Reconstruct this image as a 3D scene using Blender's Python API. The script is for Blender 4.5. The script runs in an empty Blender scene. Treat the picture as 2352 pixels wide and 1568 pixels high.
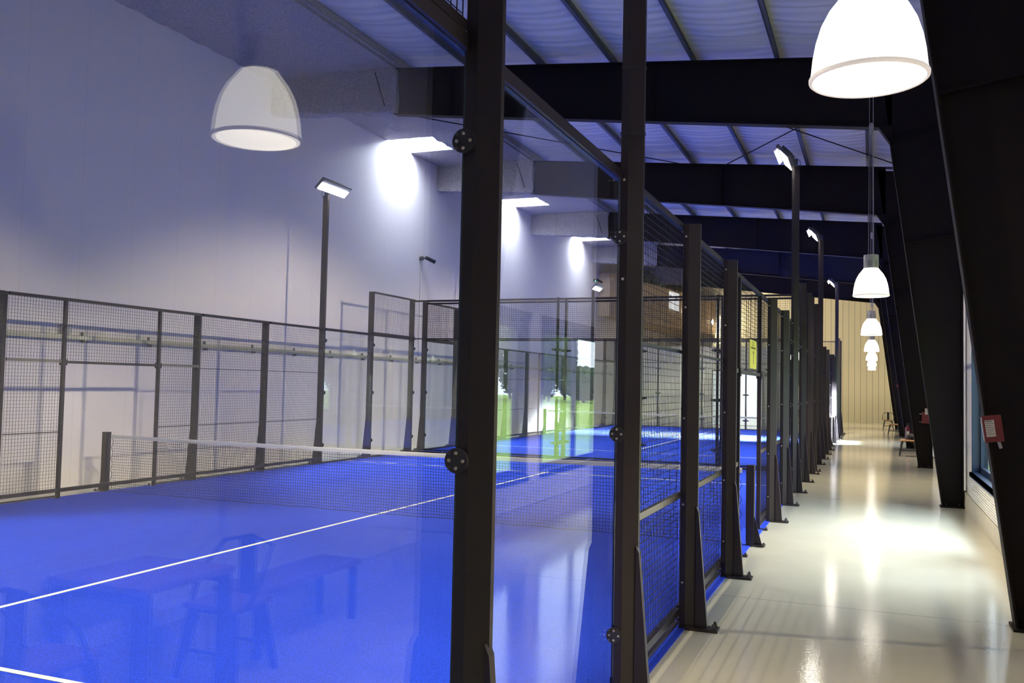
import bpy, math, random
from mathutils import Vector, Matrix
random.seed(7)
sc = bpy.context.scene
COL = sc.collection
PI = math.pi
ORD = ['first','second','third','fourth','fifth','sixth','seventh','eighth','ninth','tenth','eleventh','twelfth']

# ------------------------------------------------------------------ mesh helpers
class MB:
    def __init__(s): s.v = []; s.f = []; s.m = []; s.cur = 0
    def add(s, vs, fs):
        o = len(s.v); s.v += [tuple(v) for v in vs]
        for f in fs: s.f.append(tuple(i + o for i in f)); s.m.append(s.cur)
    def box(s, x0, x1, y0, y1, z0, z1):
        s.add([(x0,y0,z0),(x1,y0,z0),(x1,y1,z0),(x0,y1,z0),(x0,y0,z1),(x1,y0,z1),(x1,y1,z1),(x0,y1,z1)],
              [(0,3,2,1),(4,5,6,7),(0,1,5,4),(1,2,6,5),(2,3,7,6),(3,0,4,7)])
    def obox(s, c, ax, ay, az, hx, hy, hz):
        c = Vector(c); P = []
        for z in (-1,1):
            for x, y in ((-1,-1),(1,-1),(1,1),(-1,1)):
                P.append(c + ax*(x*hx) + ay*(y*hy) + az*(z*hz))
        s.add(P, [(0,3,2,1),(4,5,6,7),(0,1,5,4),(1,2,6,5),(2,3,7,6),(3,0,4,7)])
    def prism(s, poly, axis, a, b):
        n = len(poly)
        def mk(p, t):
            if axis == 'y': return (p[0], t, p[1])
            if axis == 'x': return (t, p[0], p[1])
            return (p[0], p[1], t)
        vs = [mk(p, a) for p in poly] + [mk(p, b) for p in poly]
        fs = [tuple(range(n))[::-1], tuple(range(n, 2*n))]
        for i in range(n):
            j = (i+1) % n; fs.append((i, j, j+n, i+n))
        s.add(vs, fs)
    def cyl(s, p0, p1, r, n=10, r1=None, caps=True):
        p0, p1 = Vector(p0), Vector(p1); d = (p1-p0).normalized()
        u = d.orthogonal().normalized(); w = d.cross(u); r1 = r if r1 is None else r1
        vs = []
        for p, rr in ((p0, r), (p1, r1)):
            for i in range(n):
                a = 2*PI*i/n; vs.append(p + u*(rr*math.cos(a)) + w*(rr*math.sin(a)))
        fs = [(i, (i+1) % n, (i+1) % n + n, i+n) for i in range(n)]
        if caps: fs += [tuple(range(n))[::-1], tuple(range(n, 2*n))]
        s.add(vs, fs)
    def wire(s, p0, p1, r):
        s.cyl(p0, p1, r, 4, caps=False)
    def tube(s, pts, r, n=8):
        for a, b in zip(pts[:-1], pts[1:]): s.cyl(a, b, r, n)
    def poly(s, pts, r, n=4):
        rings = []
        o = len(s.v)
        for i, p in enumerate(pts):
            p = Vector(p); a = Vector(pts[max(0, i-1)]); b = Vector(pts[min(len(pts)-1, i+1)])
            d = (b-a).normalized(); u = d.orthogonal().normalized(); w = d.cross(u)
            for k in range(n):
                t = 2*PI*k/n; s.v.append(tuple(p + u*(r*math.cos(t)) + w*(r*math.sin(t))))
        for i in range(len(pts)-1):
            for k in range(n):
                s.f.append((o+i*n+k, o+i*n+(k+1) % n, o+(i+1)*n+(k+1) % n, o+(i+1)*n+k)); s.m.append(s.cur)
    def lathe(s, prof, c, n=32):
        c = Vector(c); o = len(s.v); m = len(prof)
        for r, z in prof:
            for i in range(n):
                a = 2*PI*i/n; s.v.append((c.x + r*math.cos(a), c.y + r*math.sin(a), c.z + z))
        for k in range(m-1):
            for i in range(n):
                j = (i+1) % n
                s.f.append((o+k*n+i, o+k*n+j, o+(k+1)*n+j, o+(k+1)*n+i)); s.m.append(s.cur)
    def dome(s, c, d, r, h, n=8):
        c, d = Vector(c), Vector(d).normalized(); u = d.orthogonal().normalized(); w = d.cross(u)
        rings = [(r, 0), (r*.9, h*.5), (r*.55, h*.9)]
        vs = []
        for rr, hh in rings:
            for i in range(n):
                a = 2*PI*i/n; vs.append(c + d*hh + u*(rr*math.cos(a)) + w*(rr*math.sin(a)))
        vs.append(c + d*h)
        fs = []
        for k in range(2):
            for i in range(n): fs.append((k*n+i, k*n+(i+1) % n, (k+1)*n+(i+1) % n, (k+1)*n+i))
        for i in range(n): fs.append((2*n+i, 2*n+(i+1) % n, 3*n))
        s.add(vs, fs)
    def grid(s, P, nx, ny):
        o = len(s.v); s.v += [tuple(p) for p in P]
        for j in range(ny-1):
            for i in range(nx-1):
                a = o + j*nx + i; s.f.append((a, a+1, a+1+nx, a+nx)); s.m.append(s.cur)

def obj(name, mb, mats, parent=None, smooth=False):
    me = bpy.data.meshes.new(name)
    off = Vector(parent['_o']) if parent is not None and '_o' in parent else Vector((0,0,0))
    me.from_pydata([(v[0]-off.x, v[1]-off.y, v[2]-off.z) for v in mb.v], [], mb.f)
    for m in (mats if isinstance(mats, (list, tuple)) else [mats]): me.materials.append(m)
    if any(mb.m): me.polygons.foreach_set('material_index', mb.m)
    if smooth: me.polygons.foreach_set('use_smooth', [True]*len(mb.f))
    me.update()
    o = bpy.data.objects.new(name, me); COL.objects.link(o)
    if parent is not None:
        o.parent = parent
        if '_o' in parent: o['_o'] = parent['_o']
    return o

def tag(o, label, cat, group=None, kind=None):
    if label: o['label'] = label
    if cat: o['category'] = cat
    if group: o['group'] = group
    if kind: o['kind'] = kind
    return o

def thing(name, loc, label=None, cat=None, group=None, kind=None):
    o = bpy.data.objects.new(name, None); COL.objects.link(o)
    o.empty_display_size = .2
    o.location = loc; o['_o'] = tuple(loc)
    return tag(o, label, cat, group, kind)

def struct(name, mb, m, parent=None, smooth=False):
    o = obj(name, mb, m, parent, smooth)
    if parent is None: o['kind'] = 'structure'
    return o

def dup(root, loc, rz=0, label=None, group=None, sy=1):
    r = root.copy(); COL.objects.link(r); r.location = loc; r.rotation_euler = (0,0,rz); r['_o'] = tuple(loc)
    if label: r['label'] = label
    if group: r['group'] = group
    for ch in list(root.children):
        c = ch.copy(); COL.objects.link(c); c.parent = r
        for g in list(ch.children):
            d = g.copy(); COL.objects.link(d); d.parent = c
    return r

def light(kind, name, loc, energy, col, parent=None, **k):
    l = bpy.data.lights.new(name, kind); l.energy = energy; l.color = col
    for a, v in k.items(): setattr(l, a, v)
    o = bpy.data.objects.new(name, l); COL.objects.link(o); o.location = loc
    return o
def aim(o, d): o.rotation_euler = Vector(d).to_track_quat('-Z', 'Y').to_euler()

# ------------------------------------------------------------------ materials
def mat(name, col, rough=.5, metal=0., noise=None, bump=None, spec=.5, emit=None, es=0.):
    m = bpy.data.materials.new(name); m.use_nodes = True
    nt = m.node_tree; b = nt.nodes['Principled BSDF']
    b.inputs['Base Color'].default_value = (*col, 1); b.inputs['Roughness'].default_value = rough
    b.inputs['Metallic'].default_value = metal; b.inputs['Specular IOR Level'].default_value = spec
    if emit: b.inputs['Emission Color'].default_value = (*emit, 1); b.inputs['Emission Strength'].default_value = es
    if noise or bump:
        tc = nt.nodes.new('ShaderNodeTexCoord')
    if noise:
        sc_, amt = noise
        n = nt.nodes.new('ShaderNodeTexNoise'); n.inputs['Scale'].default_value = sc_; n.inputs['Detail'].default_value = 4
        nt.links.new(tc.outputs['Object'], n.inputs['Vector'])
        r = nt.nodes.new('ShaderNodeMix'); r.data_type = 'RGBA'
        r.inputs[6].default_value = (*[c*(1-amt) for c in col], 1); r.inputs[7].default_value = (*[min(1, c*(1+amt)) for c in col], 1)
        nt.links.new(n.outputs['Fac'], r.inputs[0]); nt.links.new(r.outputs[2], b.inputs['Base Color'])
    if bump:
        sc_, st, dist = bump
        n2 = nt.nodes.new('ShaderNodeTexNoise'); n2.inputs['Scale'].default_value = sc_; n2.inputs['Detail'].default_value = 5
        nt.links.new(tc.outputs['Object'], n2.inputs['Vector'])
        bp = nt.nodes.new('ShaderNodeBump'); bp.inputs['Strength'].default_value = st; bp.inputs['Distance'].default_value = dist
        nt.links.new(n2.outputs['Fac'], bp.inputs['Height']); nt.links.new(bp.outputs['Normal'], b.inputs['Normal'])
    return m

def math_node(nt, op, a, b=None, c=None):
    n = nt.nodes.new('ShaderNodeMath'); n.operation = op
    for i, v in enumerate((a, b, c)):
        if v is None: continue
        if isinstance(v, (int, float)): n.inputs[i].default_value = v
        else: nt.links.new(v, n.inputs[i])
    return n.outputs[0]

def seam_mat(name, col, axis, pitch, width, dark, rough=.5, bump=.004, noise=.04, offs=0.):
    """painted sheet with regular seams along one world axis"""
    m = mat(name, col, rough); nt = m.node_tree; b = nt.nodes['Principled BSDF']
    tc = nt.nodes.new('ShaderNodeTexCoord'); sp = nt.nodes.new('ShaderNodeSeparateXYZ'); nt.links.new(tc.outputs['Object'], sp.inputs[0])
    v = math_node(nt, 'ADD', sp.outputs['XYZ'.index(axis)], 100 + offs)
    f = math_node(nt, 'FRACT', math_node(nt, 'DIVIDE', v, pitch))
    d = math_node(nt, 'ABSOLUTE', math_node(nt, 'SUBTRACT', f, .5))
    k = math_node(nt, 'LESS_THAN', d, width/pitch/2)
    n = nt.nodes.new('ShaderNodeTexNoise'); n.inputs['Scale'].default_value = .8; n.inputs['Detail'].default_value = 3
    nt.links.new(tc.outputs['Object'], n.inputs['Vector'])
    x = nt.nodes.new('ShaderNodeMix'); x.data_type = 'RGBA'
    x.inputs[6].default_value = (*[c*(1-noise) for c in col], 1); x.inputs[7].default_value = (*[min(1, c*(1+noise)) for c in col], 1)
    nt.links.new(n.outputs['Fac'], x.inputs[0])
    y = nt.nodes.new('ShaderNodeMix'); y.data_type = 'RGBA'
    y.inputs[7].default_value = (*[c*dark for c in col], 1)
    nt.links.new(k, y.inputs[0]); nt.links.new(x.outputs[2], y.inputs[6]); nt.links.new(y.outputs[2], b.inputs['Base Color'])
    bp = nt.nodes.new('ShaderNodeBump'); bp.inputs['Distance'].default_value = bump; bp.invert = True
    nt.links.new(k, bp.inputs['Height']); nt.links.new(bp.outputs['Normal'], b.inputs['Normal'])
    return m

def emis(name, col, s):
    m = bpy.data.materials.new(name); m.use_nodes = True; nt = m.node_tree
    nt.nodes.remove(nt.nodes['Principled BSDF'])
    e = nt.nodes.new('ShaderNodeEmission'); e.inputs[0].default_value = (*col, 1); e.inputs[1].default_value = s
    nt.links.new(e.outputs[0], nt.nodes['Material Output'].inputs[0]); return m

def glass_mat():
    m = bpy.data.materials.new('clear toughened glass'); m.use_nodes = True; nt = m.node_tree
    nt.nodes.remove(nt.nodes['Principled BSDF'])
    t = nt.nodes.new('ShaderNodeBsdfTransparent'); t.inputs[0].default_value = (.965, .985, .98, 1)
    g = nt.nodes.new('ShaderNodeBsdfGlossy'); g.inputs['Roughness'].default_value = 0.0
    fr = nt.nodes.new('ShaderNodeFresnel'); ge = nt.nodes.new('ShaderNodeNewGeometry')
    io = math_node(nt, 'SUBTRACT', 1.52, math_node(nt, 'MULTIPLY', ge.outputs['Backfacing'], 1.52 - 1/1.52))
    nt.links.new(io, fr.inputs['IOR'])
    mx = nt.nodes.new('ShaderNodeMixShader')
    nt.links.new(fr.outputs[0], mx.inputs[0]); nt.links.new(t.outputs[0], mx.inputs[1]); nt.links.new(g.outputs[0], mx.inputs[2])
    nt.links.new(mx.outputs[0], nt.nodes['Material Output'].inputs[0]); return m

M = {}
M['steel'] = mat('black powder coated steel', (.019,.014,.016), .38, 0, noise=(9,.15))
M['midrail'] = mat('brushed steel rail', (.30,.27,.24), .28, .9)
M['wire'] = mat('black coated wire', (.016,.016,.018), .4)
M['frame'] = mat('black painted structural steel', (.009,.006,.006), .65, 0, noise=(3,.15), spec=.2)
M['bolt'] = mat('zinc bolt', (.55,.5,.42), .3, .9)
M['blackbolt'] = mat('black bolt', (.03,.03,.035), .35)
M['glass'] = glass_mat()
M['glassedge'] = mat('green glass edge', (.05,.09,.09), .15)
M['tape'] = mat('white net tape', (.85,.84,.78), .7, noise=(30,.08))
M['net'] = mat('black net cord', (.008,.008,.011), .8)
M['line'] = mat('white court line', (.9,.9,.85), .8, noise=(60,.06))
M['wall_l'] = seam_mat('white wall panel', (.77,.70,.74), 'Y', 1.13, .02, .93, .55, .002, .02)
M['wall_far'] = seam_mat('cream ribbed sheet', (.80,.74,.55), 'X', .335, .03, .55, .5, .01, .03)
M['wall_r'] = seam_mat('white ribbed cladding', (.78,.77,.77), 'Z', .06, .006, .9, .5, .002, .03)
M['tan'] = mat('tan clad panel', (.62,.46,.28), .6, noise=(2,.08))
M['spray'] = mat('sprayed white fibre', (.46,.43,.46), .95, 0, noise=(22,.5), bump=(30,1,.06), spec=.1)
M['ceil'] = mat('white foil insulation', (.80,.77,.74), .38, 0, noise=(1.2,.08))
def ripple(m):
    nt = m.node_tree; b = nt.nodes['Principled BSDF']; tc = nt.nodes.new('ShaderNodeTexCoord'); w = nt.nodes.new('ShaderNodeTexWave')
    w.bands_direction = 'Y'; w.inputs['Scale'].default_value = 1.1; w.inputs['Distortion'].default_value = 3.5; w.inputs['Detail'].default_value = 3; w.inputs['Detail Scale'].default_value = .8
    mp = nt.nodes.new('ShaderNodeMapping'); mp.inputs['Scale'].default_value = (.25, 1, .25); nt.links.new(tc.outputs['Object'], mp.inputs[0]); nt.links.new(mp.outputs[0], w.inputs['Vector'])
    bp = nt.nodes.new('ShaderNodeBump'); bp.inputs['Strength'].default_value = .4; bp.inputs['Distance'].default_value = .05
    nt.links.new(w.outputs['Fac'], bp.inputs['Height']); nt.links.new(bp.outputs['Normal'], b.inputs['Normal'])
ripple(M['ceil'])
M['purlin'] = mat('galvanised purlin', (.12,.12,.125), .5, .3, noise=(6,.2))
M['grey'] = mat('grey lamp housing', (.42,.41,.42), .45)
M['shade'] = mat('opal lamp shade', (.9,.88,.84), .35, emit=(1,.93,.80), es=3.4)
M['shaderim'] = mat('lamp shade rim', (.75,.68,.6), .4, emit=(1,.9,.8), es=.45)
M['bulb'] = emis('warm lamp', (1,.9,.72), 14)
M['led'] = emis('led flood lens', (1,.96,.84), 70)
M['galv'] = mat('galvanised tray', (.5,.48,.42), .4, .8, noise=(20,.2))
M['winblue'] = mat('blue window frame', (.006,.02,.055), .4)
M['dgrey'] = mat('dark grey trim', (.12,.12,.14), .5)
M['white'] = mat('white paint', (.8,.79,.77), .5)
M['concrete'] = mat('concrete kerb', (.5,.47,.40), .75, 0, noise=(5,.15), bump=(30,.2,.004))
M['red'] = mat('red enamel', (.13,.008,.012), .4)
M['paper'] = mat('white printed label', (.52,.48,.43), .7)
M['ink'] = mat('dark print', (.16,.12,.04), .7)
M['yellow'] = mat('yellow sign board', (.75,.66,.10), .5)
M['wood'] = mat('warm seat wood', (.55,.30,.12), .45, 0, noise=(6,.25))
M['dwood'] = mat('table wood', (.26,.15,.08), .45, 0, noise=(5,.25))
M['blackm'] = mat('black chair metal', (.02,.02,.025), .4)
M['bag'] = mat('dark bag cloth', (.03,.03,.035), .85)
M['sky_pane'] = emis('daylight rooflight', (.86,.93,1), 16)
M['day_pane'] = emis('daylight frosted pane', (1,.99,.95), 1.6)
M['lawn'] = mat('lawn grass', (.30,.48,.04), .9, noise=(3,.4))
M['leaf'] = mat('tree leaves', (.07,.14,.03), .7, noise=(2,.5))
M['bark'] = mat('tree bark', (.10,.08,.06), .9)
M['green_led'] = emis('green status light', (.1,1,.4), 8)

# turf
def turf_mat():
    m = mat('blue court turf', (.012,.045,.60), .85, spec=.15); nt = m.node_tree; b = nt.nodes['Principled BSDF']
    b.inputs['Sheen Weight'].default_value = .05; b.inputs['Sheen Roughness'].default_value = .45; b.inputs['Sheen Tint'].default_value = (.75,.85,1,1)
    tc = nt.nodes.new('ShaderNodeTexCoord')
    n1 = nt.nodes.new('ShaderNodeTexNoise'); n1.inputs['Scale'].default_value = 150; n1.inputs['Detail'].default_value = 2
    n2 = nt.nodes.new('ShaderNodeTexNoise'); n2.inputs['Scale'].default_value = .7; n2.inputs['Detail'].default_value = 4
    mp = nt.nodes.new('ShaderNodeMapping'); mp.inputs['Scale'].default_value = (1, .35, 1)
    nt.links.new(tc.outputs['Object'], mp.inputs[0]); nt.links.new(mp.outputs[0], n1.inputs['Vector']); nt.links.new(tc.outputs['Object'], n2.inputs['Vector'])
    r1 = nt.nodes.new('ShaderNodeValToRGB'); r1.color_ramp.elements[0].position = .3; r1.color_ramp.elements[1].position = .72
    r1.color_ramp.elements[0].color = (.004,.030,.50,1); r1.color_ramp.elements[1].color = (.020,.085,.97,1)
    nt.links.new(n1.outputs['Fac'], r1.inputs[0])
    mx = nt.nodes.new('ShaderNodeMix'); mx.data_type = 'RGBA'; mx.blend_type = 'MULTIPLY'; mx.inputs[0].default_value = .5
    r2 = nt.nodes.new('ShaderNodeValToRGB'); r2.color_ramp.elements[0].color = (.7,.75,.8,1); r2.color_ramp.elements[1].color = (1,1,1,1)
    r2.color_ramp.elements[0].position = .35; r2.color_ramp.elements[1].position = .65
    nt.links.new(n2.outputs['Fac'], r2.inputs[0])
    nt.links.new(r1.outputs[0], mx.inputs[6]); nt.links.new(r2.outputs[0], mx.inputs[7]); nt.links.new(mx.outputs[2], b.inputs['Base Color'])
    bp = nt.nodes.new('ShaderNodeBump'); bp.inputs['Strength'].default_value = .6; bp.inputs['Distance'].default_value = .006
    nt.links.new(n1.outputs['Fac'], bp.inputs['Height']); nt.links.new(bp.outputs['Normal'], b.inputs['Normal'])
    return m
M['turf'] = turf_mat()

def floor_mat():
    m = mat('polished concrete floor', (.56,.53,.46), .2, spec=.5); nt = m.node_tree; b = nt.nodes['Principled BSDF']
    tc = nt.nodes.new('ShaderNodeTexCoord'); sp = nt.nodes.new('ShaderNodeSeparateXYZ'); nt.links.new(tc.outputs['Object'], sp.inputs[0])
    n1 = nt.nodes.new('ShaderNodeTexNoise'); n1.inputs['Scale'].default_value = 1.6; n1.inputs['Detail'].default_value = 6
    n2 = nt.nodes.new('ShaderNodeTexNoise'); n2.inputs['Scale'].default_value = 60; n2.inputs['Detail'].default_value = 3
    n3 = nt.nodes.new('ShaderNodeTexNoise'); n3.inputs['Scale'].default_value = 7; n3.inputs['Detail'].default_value = 4
    for n in (n1, n2, n3): nt.links.new(tc.outputs['Object'], n.inputs['Vector'])
    x = nt.nodes.new('ShaderNodeMix'); x.data_type = 'RGBA'
    x.inputs[6].default_value = (.60,.59,.48,1); x.inputs[7].default_value = (.69,.68,.58,1); nt.links.new(n1.outputs['Fac'], x.inputs[0])
    # joints across the hall at every frame, wandering near the wall
    yy = math_node(nt, 'ADD', sp.outputs[1], math_node(nt, 'MULTIPLY', math_node(nt, 'SUBTRACT', n3.outputs['Fac'], .5), math_node(nt, 'MULTIPLY', math_node(nt, 'GREATER_THAN', sp.outputs[0], .55), .22)))
    f = math_node(nt, 'FRACT', math_node(nt, 'DIVIDE', math_node(nt, 'ADD', yy, 8.2 - 8.35 + 4.1), 8.2))
    k = math_node(nt, 'LESS_THAN', math_node(nt, 'ABSOLUTE', math_node(nt, 'SUBTRACT', f, .5)), .0009)
    y = nt.nodes.new('ShaderNodeMix'); y.data_type = 'RGBA'; y.inputs[7].default_value = (.28,.26,.22,1)
    kk = math_node(nt, 'MULTIPLY', k, .7)
    nt.links.new(kk, y.inputs[0]); nt.links.new(x.outputs[2], y.inputs[6]); nt.links.new(y.outputs[2], b.inputs['Base Color'])
    rr = math_node(nt, 'ADD', .035, math_node(nt, 'MULTIPLY', n2.outputs['Fac'], .06)); nt.links.new(rr, b.inputs['Roughness'])
    bp = nt.nodes.new('ShaderNodeBump'); bp.inputs['Strength'].default_value = .13; bp.inputs['Distance'].default_value = .004
    nt.links.new(n2.outputs['Fac'], bp.inputs['Height']); nt.links.new(bp.outputs['Normal'], b.inputs['Normal'])
    return m
M['floor'] = floor_mat()

# ------------------------------------------------------------------ main dimensions
XR, XL = -1.39, -11.35          # inner planes of the two long fences
WL, WR = -12.4, 1.42            # side walls
YN, YF = -2.6, 58.0             # end walls
FRAMES = [8.27, 16.47, 24.67, 32.87, 41.07, 49.27]
zr = lambda x: 7.60 - .09*x     # top of the rafters
RH, LH = 3.15, 3.02             # fence heights on the two sides

# ------------------------------------------------------------------ shell
b = MB(); b.box(WL-.2, WR+.2, YN-.2, YF+.2, -.2, 0); struct('floor', b, M['floor'])
b = MB(); b.box(WL-.2, WL, YN-.2, YF+.2, 0, 9.3); struct('wall_left', b, M['wall_l'])
b = MB(); b.box(WL, WR, YF, YF+.2, 0, 9.3); struct('wall_back', b, M['wall_far'])
b = MB(); b.box(WL, WR, YN-.2, YN, 0, 9.3); struct('wall_front', b, M['white'])
W0 = (8.9, 11.15, .62, 2.72); W1 = (11.65, 15.45, .62, 2.72); W2 = (33.2, 37.2, .35, 2.8)
b = MB()
ys = [YN-.2, W0[0], W0[1], W1[0], W1[1], W2[0], W2[1], YF+.2]
for i in (0, 2, 4, 6): b.box(WR, WR+.22, ys[i], ys[i+1], 0, 8.2)
for w in (W0, W1, W2):
    b.box(WR, WR+.22, w[0], w[1], 0, w[2]); b.box(WR, WR+.22, w[0], w[1], w[3], 8.2)
struct('wall_right', b, M['wall_r'])
b = MB(); b.box(WR-.035, WR, YN, YF, 0, .27); struct('baseboard_right', b, M['concrete'])

def window(n, w):
    y0, y1, z0, z1 = w
    r = thing('window_%d' % n, ((WR+.1), (y0+y1)/2, z0), kind='structure')
    f = MB(); d0, d1 = WR-.015, WR+.2
    f.box(d0, d1, y0, y0+.07, z0, z1); f.box(d0, d1, y1-.07, y1, z0, z1); f.box(d0, d1, y0+.07, y1-.07, z1-.07, z1)
    mid = (y0+y1)/2
    for a in (y0+.07, mid-.03):
        e = (mid+.03) if a < mid-.1 else y1-.07
        e = mid if a < mid-.1 else y1-.07
        f.box(WR+.10, WR+.16, a, a+.06, z0+.05, z1-.07); f.box(WR+.10, WR+.16, e-.06, e, z0+.05, z1-.07)
        f.box(WR+.10, WR+.16, a+.06, e-.06, z0+.05, z0+.13); f.box(WR+.10, WR+.16, a+.06, e-.06, z1-.13, z1-.07)
    obj('window_frame', f, M['winblue'], r)
    s = MB(); s.box(WR-.05, WR+.2, y0+.07, y1-.07, z0, z0+.05); s.box(WR-.05, WR-.015, y0, y1, z0-.02, z0+.05)
    obj('window_sill', s, M['winblue'], r)
    h = MB(); h.box(WR-.03, WR-.001, y0-.02, y1+.02, z1, z1+.09); obj('head_trim', h, M['dgrey'], r)
    g = MB(); g.box(WR+.125, WR+.135, y0+.12, mid-.05, z0+.12, z1-.12); g.box(WR+.125, WR+.135, mid+.05, y1-.12, z0+.12, z1-.12)
    obj('pane', g, M['glass'], r)
window(1, W1); window(2, W2); window(6, W0)
# ribbed white panel under the near window
b = MB(); b.box(WR-.012, WR-.001, W0[0], W1[1]-.03, .28, .595)
for k in range(9): b.box(WR-.03, WR-.012, W0[0], W1[1]-.03, .285+k*.035, .285+k*.035+.02)
tag(obj('ribbed_panel', b, M['white']), 'white horizontally ribbed panel on the wall under the blue window', 'wall panel')

# roof insulation: sagging quilt between purlins
PX = [-9.25, -7.70, -6.16, -4.66, -3.12, -1.62, -.10, 1.30]
b = MB(); P = []
nx, ny = 72, 560
for j in range(ny):
    y = YN + (YF-YN)*j/(ny-1)
    fr = min(abs(y-f) for f in FRAMES)
    for i in range(nx):
        x = -9.45 + (WR+9.45)*i/(nx-1)
        t = 0
        for a, c in zip(PX[:-1], PX[1:]):
            if a <= x <= c: t = math.sin(PI*(x-a)/(c-a))
        rip = .026*math.sin(y*11 + 1.3*math.sin(x*1.1) + 2*math.sin(y*.7)) + .012*math.sin(y*5.3 + x*.6)
        z = zr(x) + .21 - .07*t + rip*t*(.4 + .6*math.exp(-fr*.5)) + .05*t*math.exp(-(fr/.6)**2)
        P.append((x, y, z))
b.grid(P, nx, ny); b.box(-9.6, WR+.2, YN-.2, YF+.2, 9.2, 9.3)
struct('ceiling', b, M['ceil'], smooth=True)

# sprayed strip along the left wall, with rooflight openings
SK = [(21.4, 22.8), (29.65, 31.05), (37.9, 39.3)]
SX0, SX1 = WL, -11.0
b = MB()
def soff(x0, x1, y0, y1, st=.16):
    nx = max(2, int((x1-x0)/st)+1); ny = max(2, int((y1-y0)/st)+1); P = []
    for j in range(ny):
        for i in range(nx):
            x = x0+(x1-x0)*i/(nx-1); y = y0+(y1-y0)*j/(ny-1)
            P.append((x, y, 8.46 + random.uniform(-.022, .022)))
    b.grid(P, nx, ny)
b.add([(WL-.15,YN,8.485),(SX1,YN,8.485),(SX1,SK[0][0],8.485),(WL-.15,SK[0][0],8.485)], [(0,1,2,3)])
for q in range(3):
    e = SK[q+1][0] if q < 2 else YF
    b.add([(WL-.15,SK[q][1],8.485),(SX1,SK[q][1],8.485),(SX1,e,8.485),(WL-.15,e,8.485)], [(0,1,2,3)])
soff(SX1-.05, -9.3, YN, YF)
yy = YN
for a, c in SK: soff(SX0, SX1, yy, a); yy = c
soff(SX0, SX1, yy, YF)
for a, c in SK:   # shaft sides
    b.add([(SX0,a,8.46),(SX1,a,8.46),(SX1,a,8.95),(SX0,a,8.95)], [(0,1,2,3)])
    b.add([(SX0,c,8.46),(SX1,c,8.46),(SX1,c,8.95),(SX0,c,8.95)], [(0,3,2,1)])
    b.add([(SX1,a,8.46),(SX1,c,8.46),(SX1,c,8.95),(SX1,a,8.95)], [(0,1,2,3)])
b.add([(-9.3,YN,8.40),(-9.3,YF,8.40),(-9.3,YF,8.75),(-9.3,YN,8.75)], [(0,1,2,3)])
so = struct('trim_1', b, M['spray'], smooth=True)
for i, (a, c) in enumerate(SK):
    r = thing('window_%d' % (3+i), ((SX0+SX1)/2, (a+c)/2, 8.9), kind='structure')
    g = MB(); g.box(SX0+.001, SX1, a, c, 8.93, 8.95); obj('rooflight_pane', g, M['sky_pane'], r)

# white partition and glazed entrance behind the far court
b = MB(); b.box(WL+.01, -7.7, 47, 47.15, 0, 4.0); b.box(-5.1, -3.9, 47, 47.15, 0, 4.0); b.box(-7.7, -5.1, 47, 47.15, 2.8, 4.0)
struct('wall_partition', b, M['white'])
r = thing('door_1', (-6.4, 47.07, 0), kind='structure')
f = MB()
for x in (-7.7, -6.43, -5.16): f.box(x, x+.06, 47.02, 47.12, 0, 2.8)
f.box(-7.64, -5.16, 47.02, 47.12, 2.74, 2.8); obj('door_frame', f, M['dgrey'], r)
g = MB(); g.box(-7.64, -6.43, 47.06, 47.08, 0.02, 2.74); g.box(-6.37, -5.16, 47.06, 47.08, 0.02, 2.74); obj('pane', g, M['day_pane'], r)
# tan bulkhead along the far left wall
t = thing('bulkhead', (-11, 50, 5.3), 'tan clad bulkhead high on the white wall behind the far court', 'wall cladding')
b = MB(); b.prism([(WL+.001, 42.2), (-11.85, 42.2), (-9.3, 57.9), (WL+.001, 57.9)], 'z', 5.25, 7.35); obj('cladding', b, M['tan'], t)
d = Vector((2.55, 15.7, 0)).normalized(); nrm = Vector((d.y, -d.x, 0))
def onbulk(s, z, h=.03): return Vector((-11.85, 42.2, 0)) + d*s + nrm*h + Vector((0,0,z))
b = MB(); b.obox(onbulk(8.6, 6.72), d, nrm, Vector((0,0,1)), .75, .02, .5); o = obj('pane', b, M['day_pane'], t); o['label'] = 'bright lit upper window'
for i, (s, z, w) in enumerate([(10.2, 6.35, 'left-hand'), (15.0, 6.0, 'right-hand')]):
    l = thing('bulkhead_lamp', onbulk(s, z, .0), 'small bright %s wall lamp on the tan bulkhead beyond the far court' % w, 'lamp', 'lamps on the tan bulkhead')
    b = MB(); b.cyl(onbulk(s, z, 0), onbulk(s, z, .12), .16, 14); obj('housing', b, M['grey'], l)
    lt = light('SPOT', 'bulkhead light', onbulk(s, z, .2), 1300, (1,.86,.58), spot_size=2.6, spot_blend=.5, shadow_soft_size=.15); lt.rotation_euler = Vector((.8, .45, -.35)).to_track_quat('-Z','Y').to_euler()
    b = MB(); b.cyl(onbulk(s, z, .121), onbulk(s, z, .15), .15, 14); obj('lens', b, M['led'], l)

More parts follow.
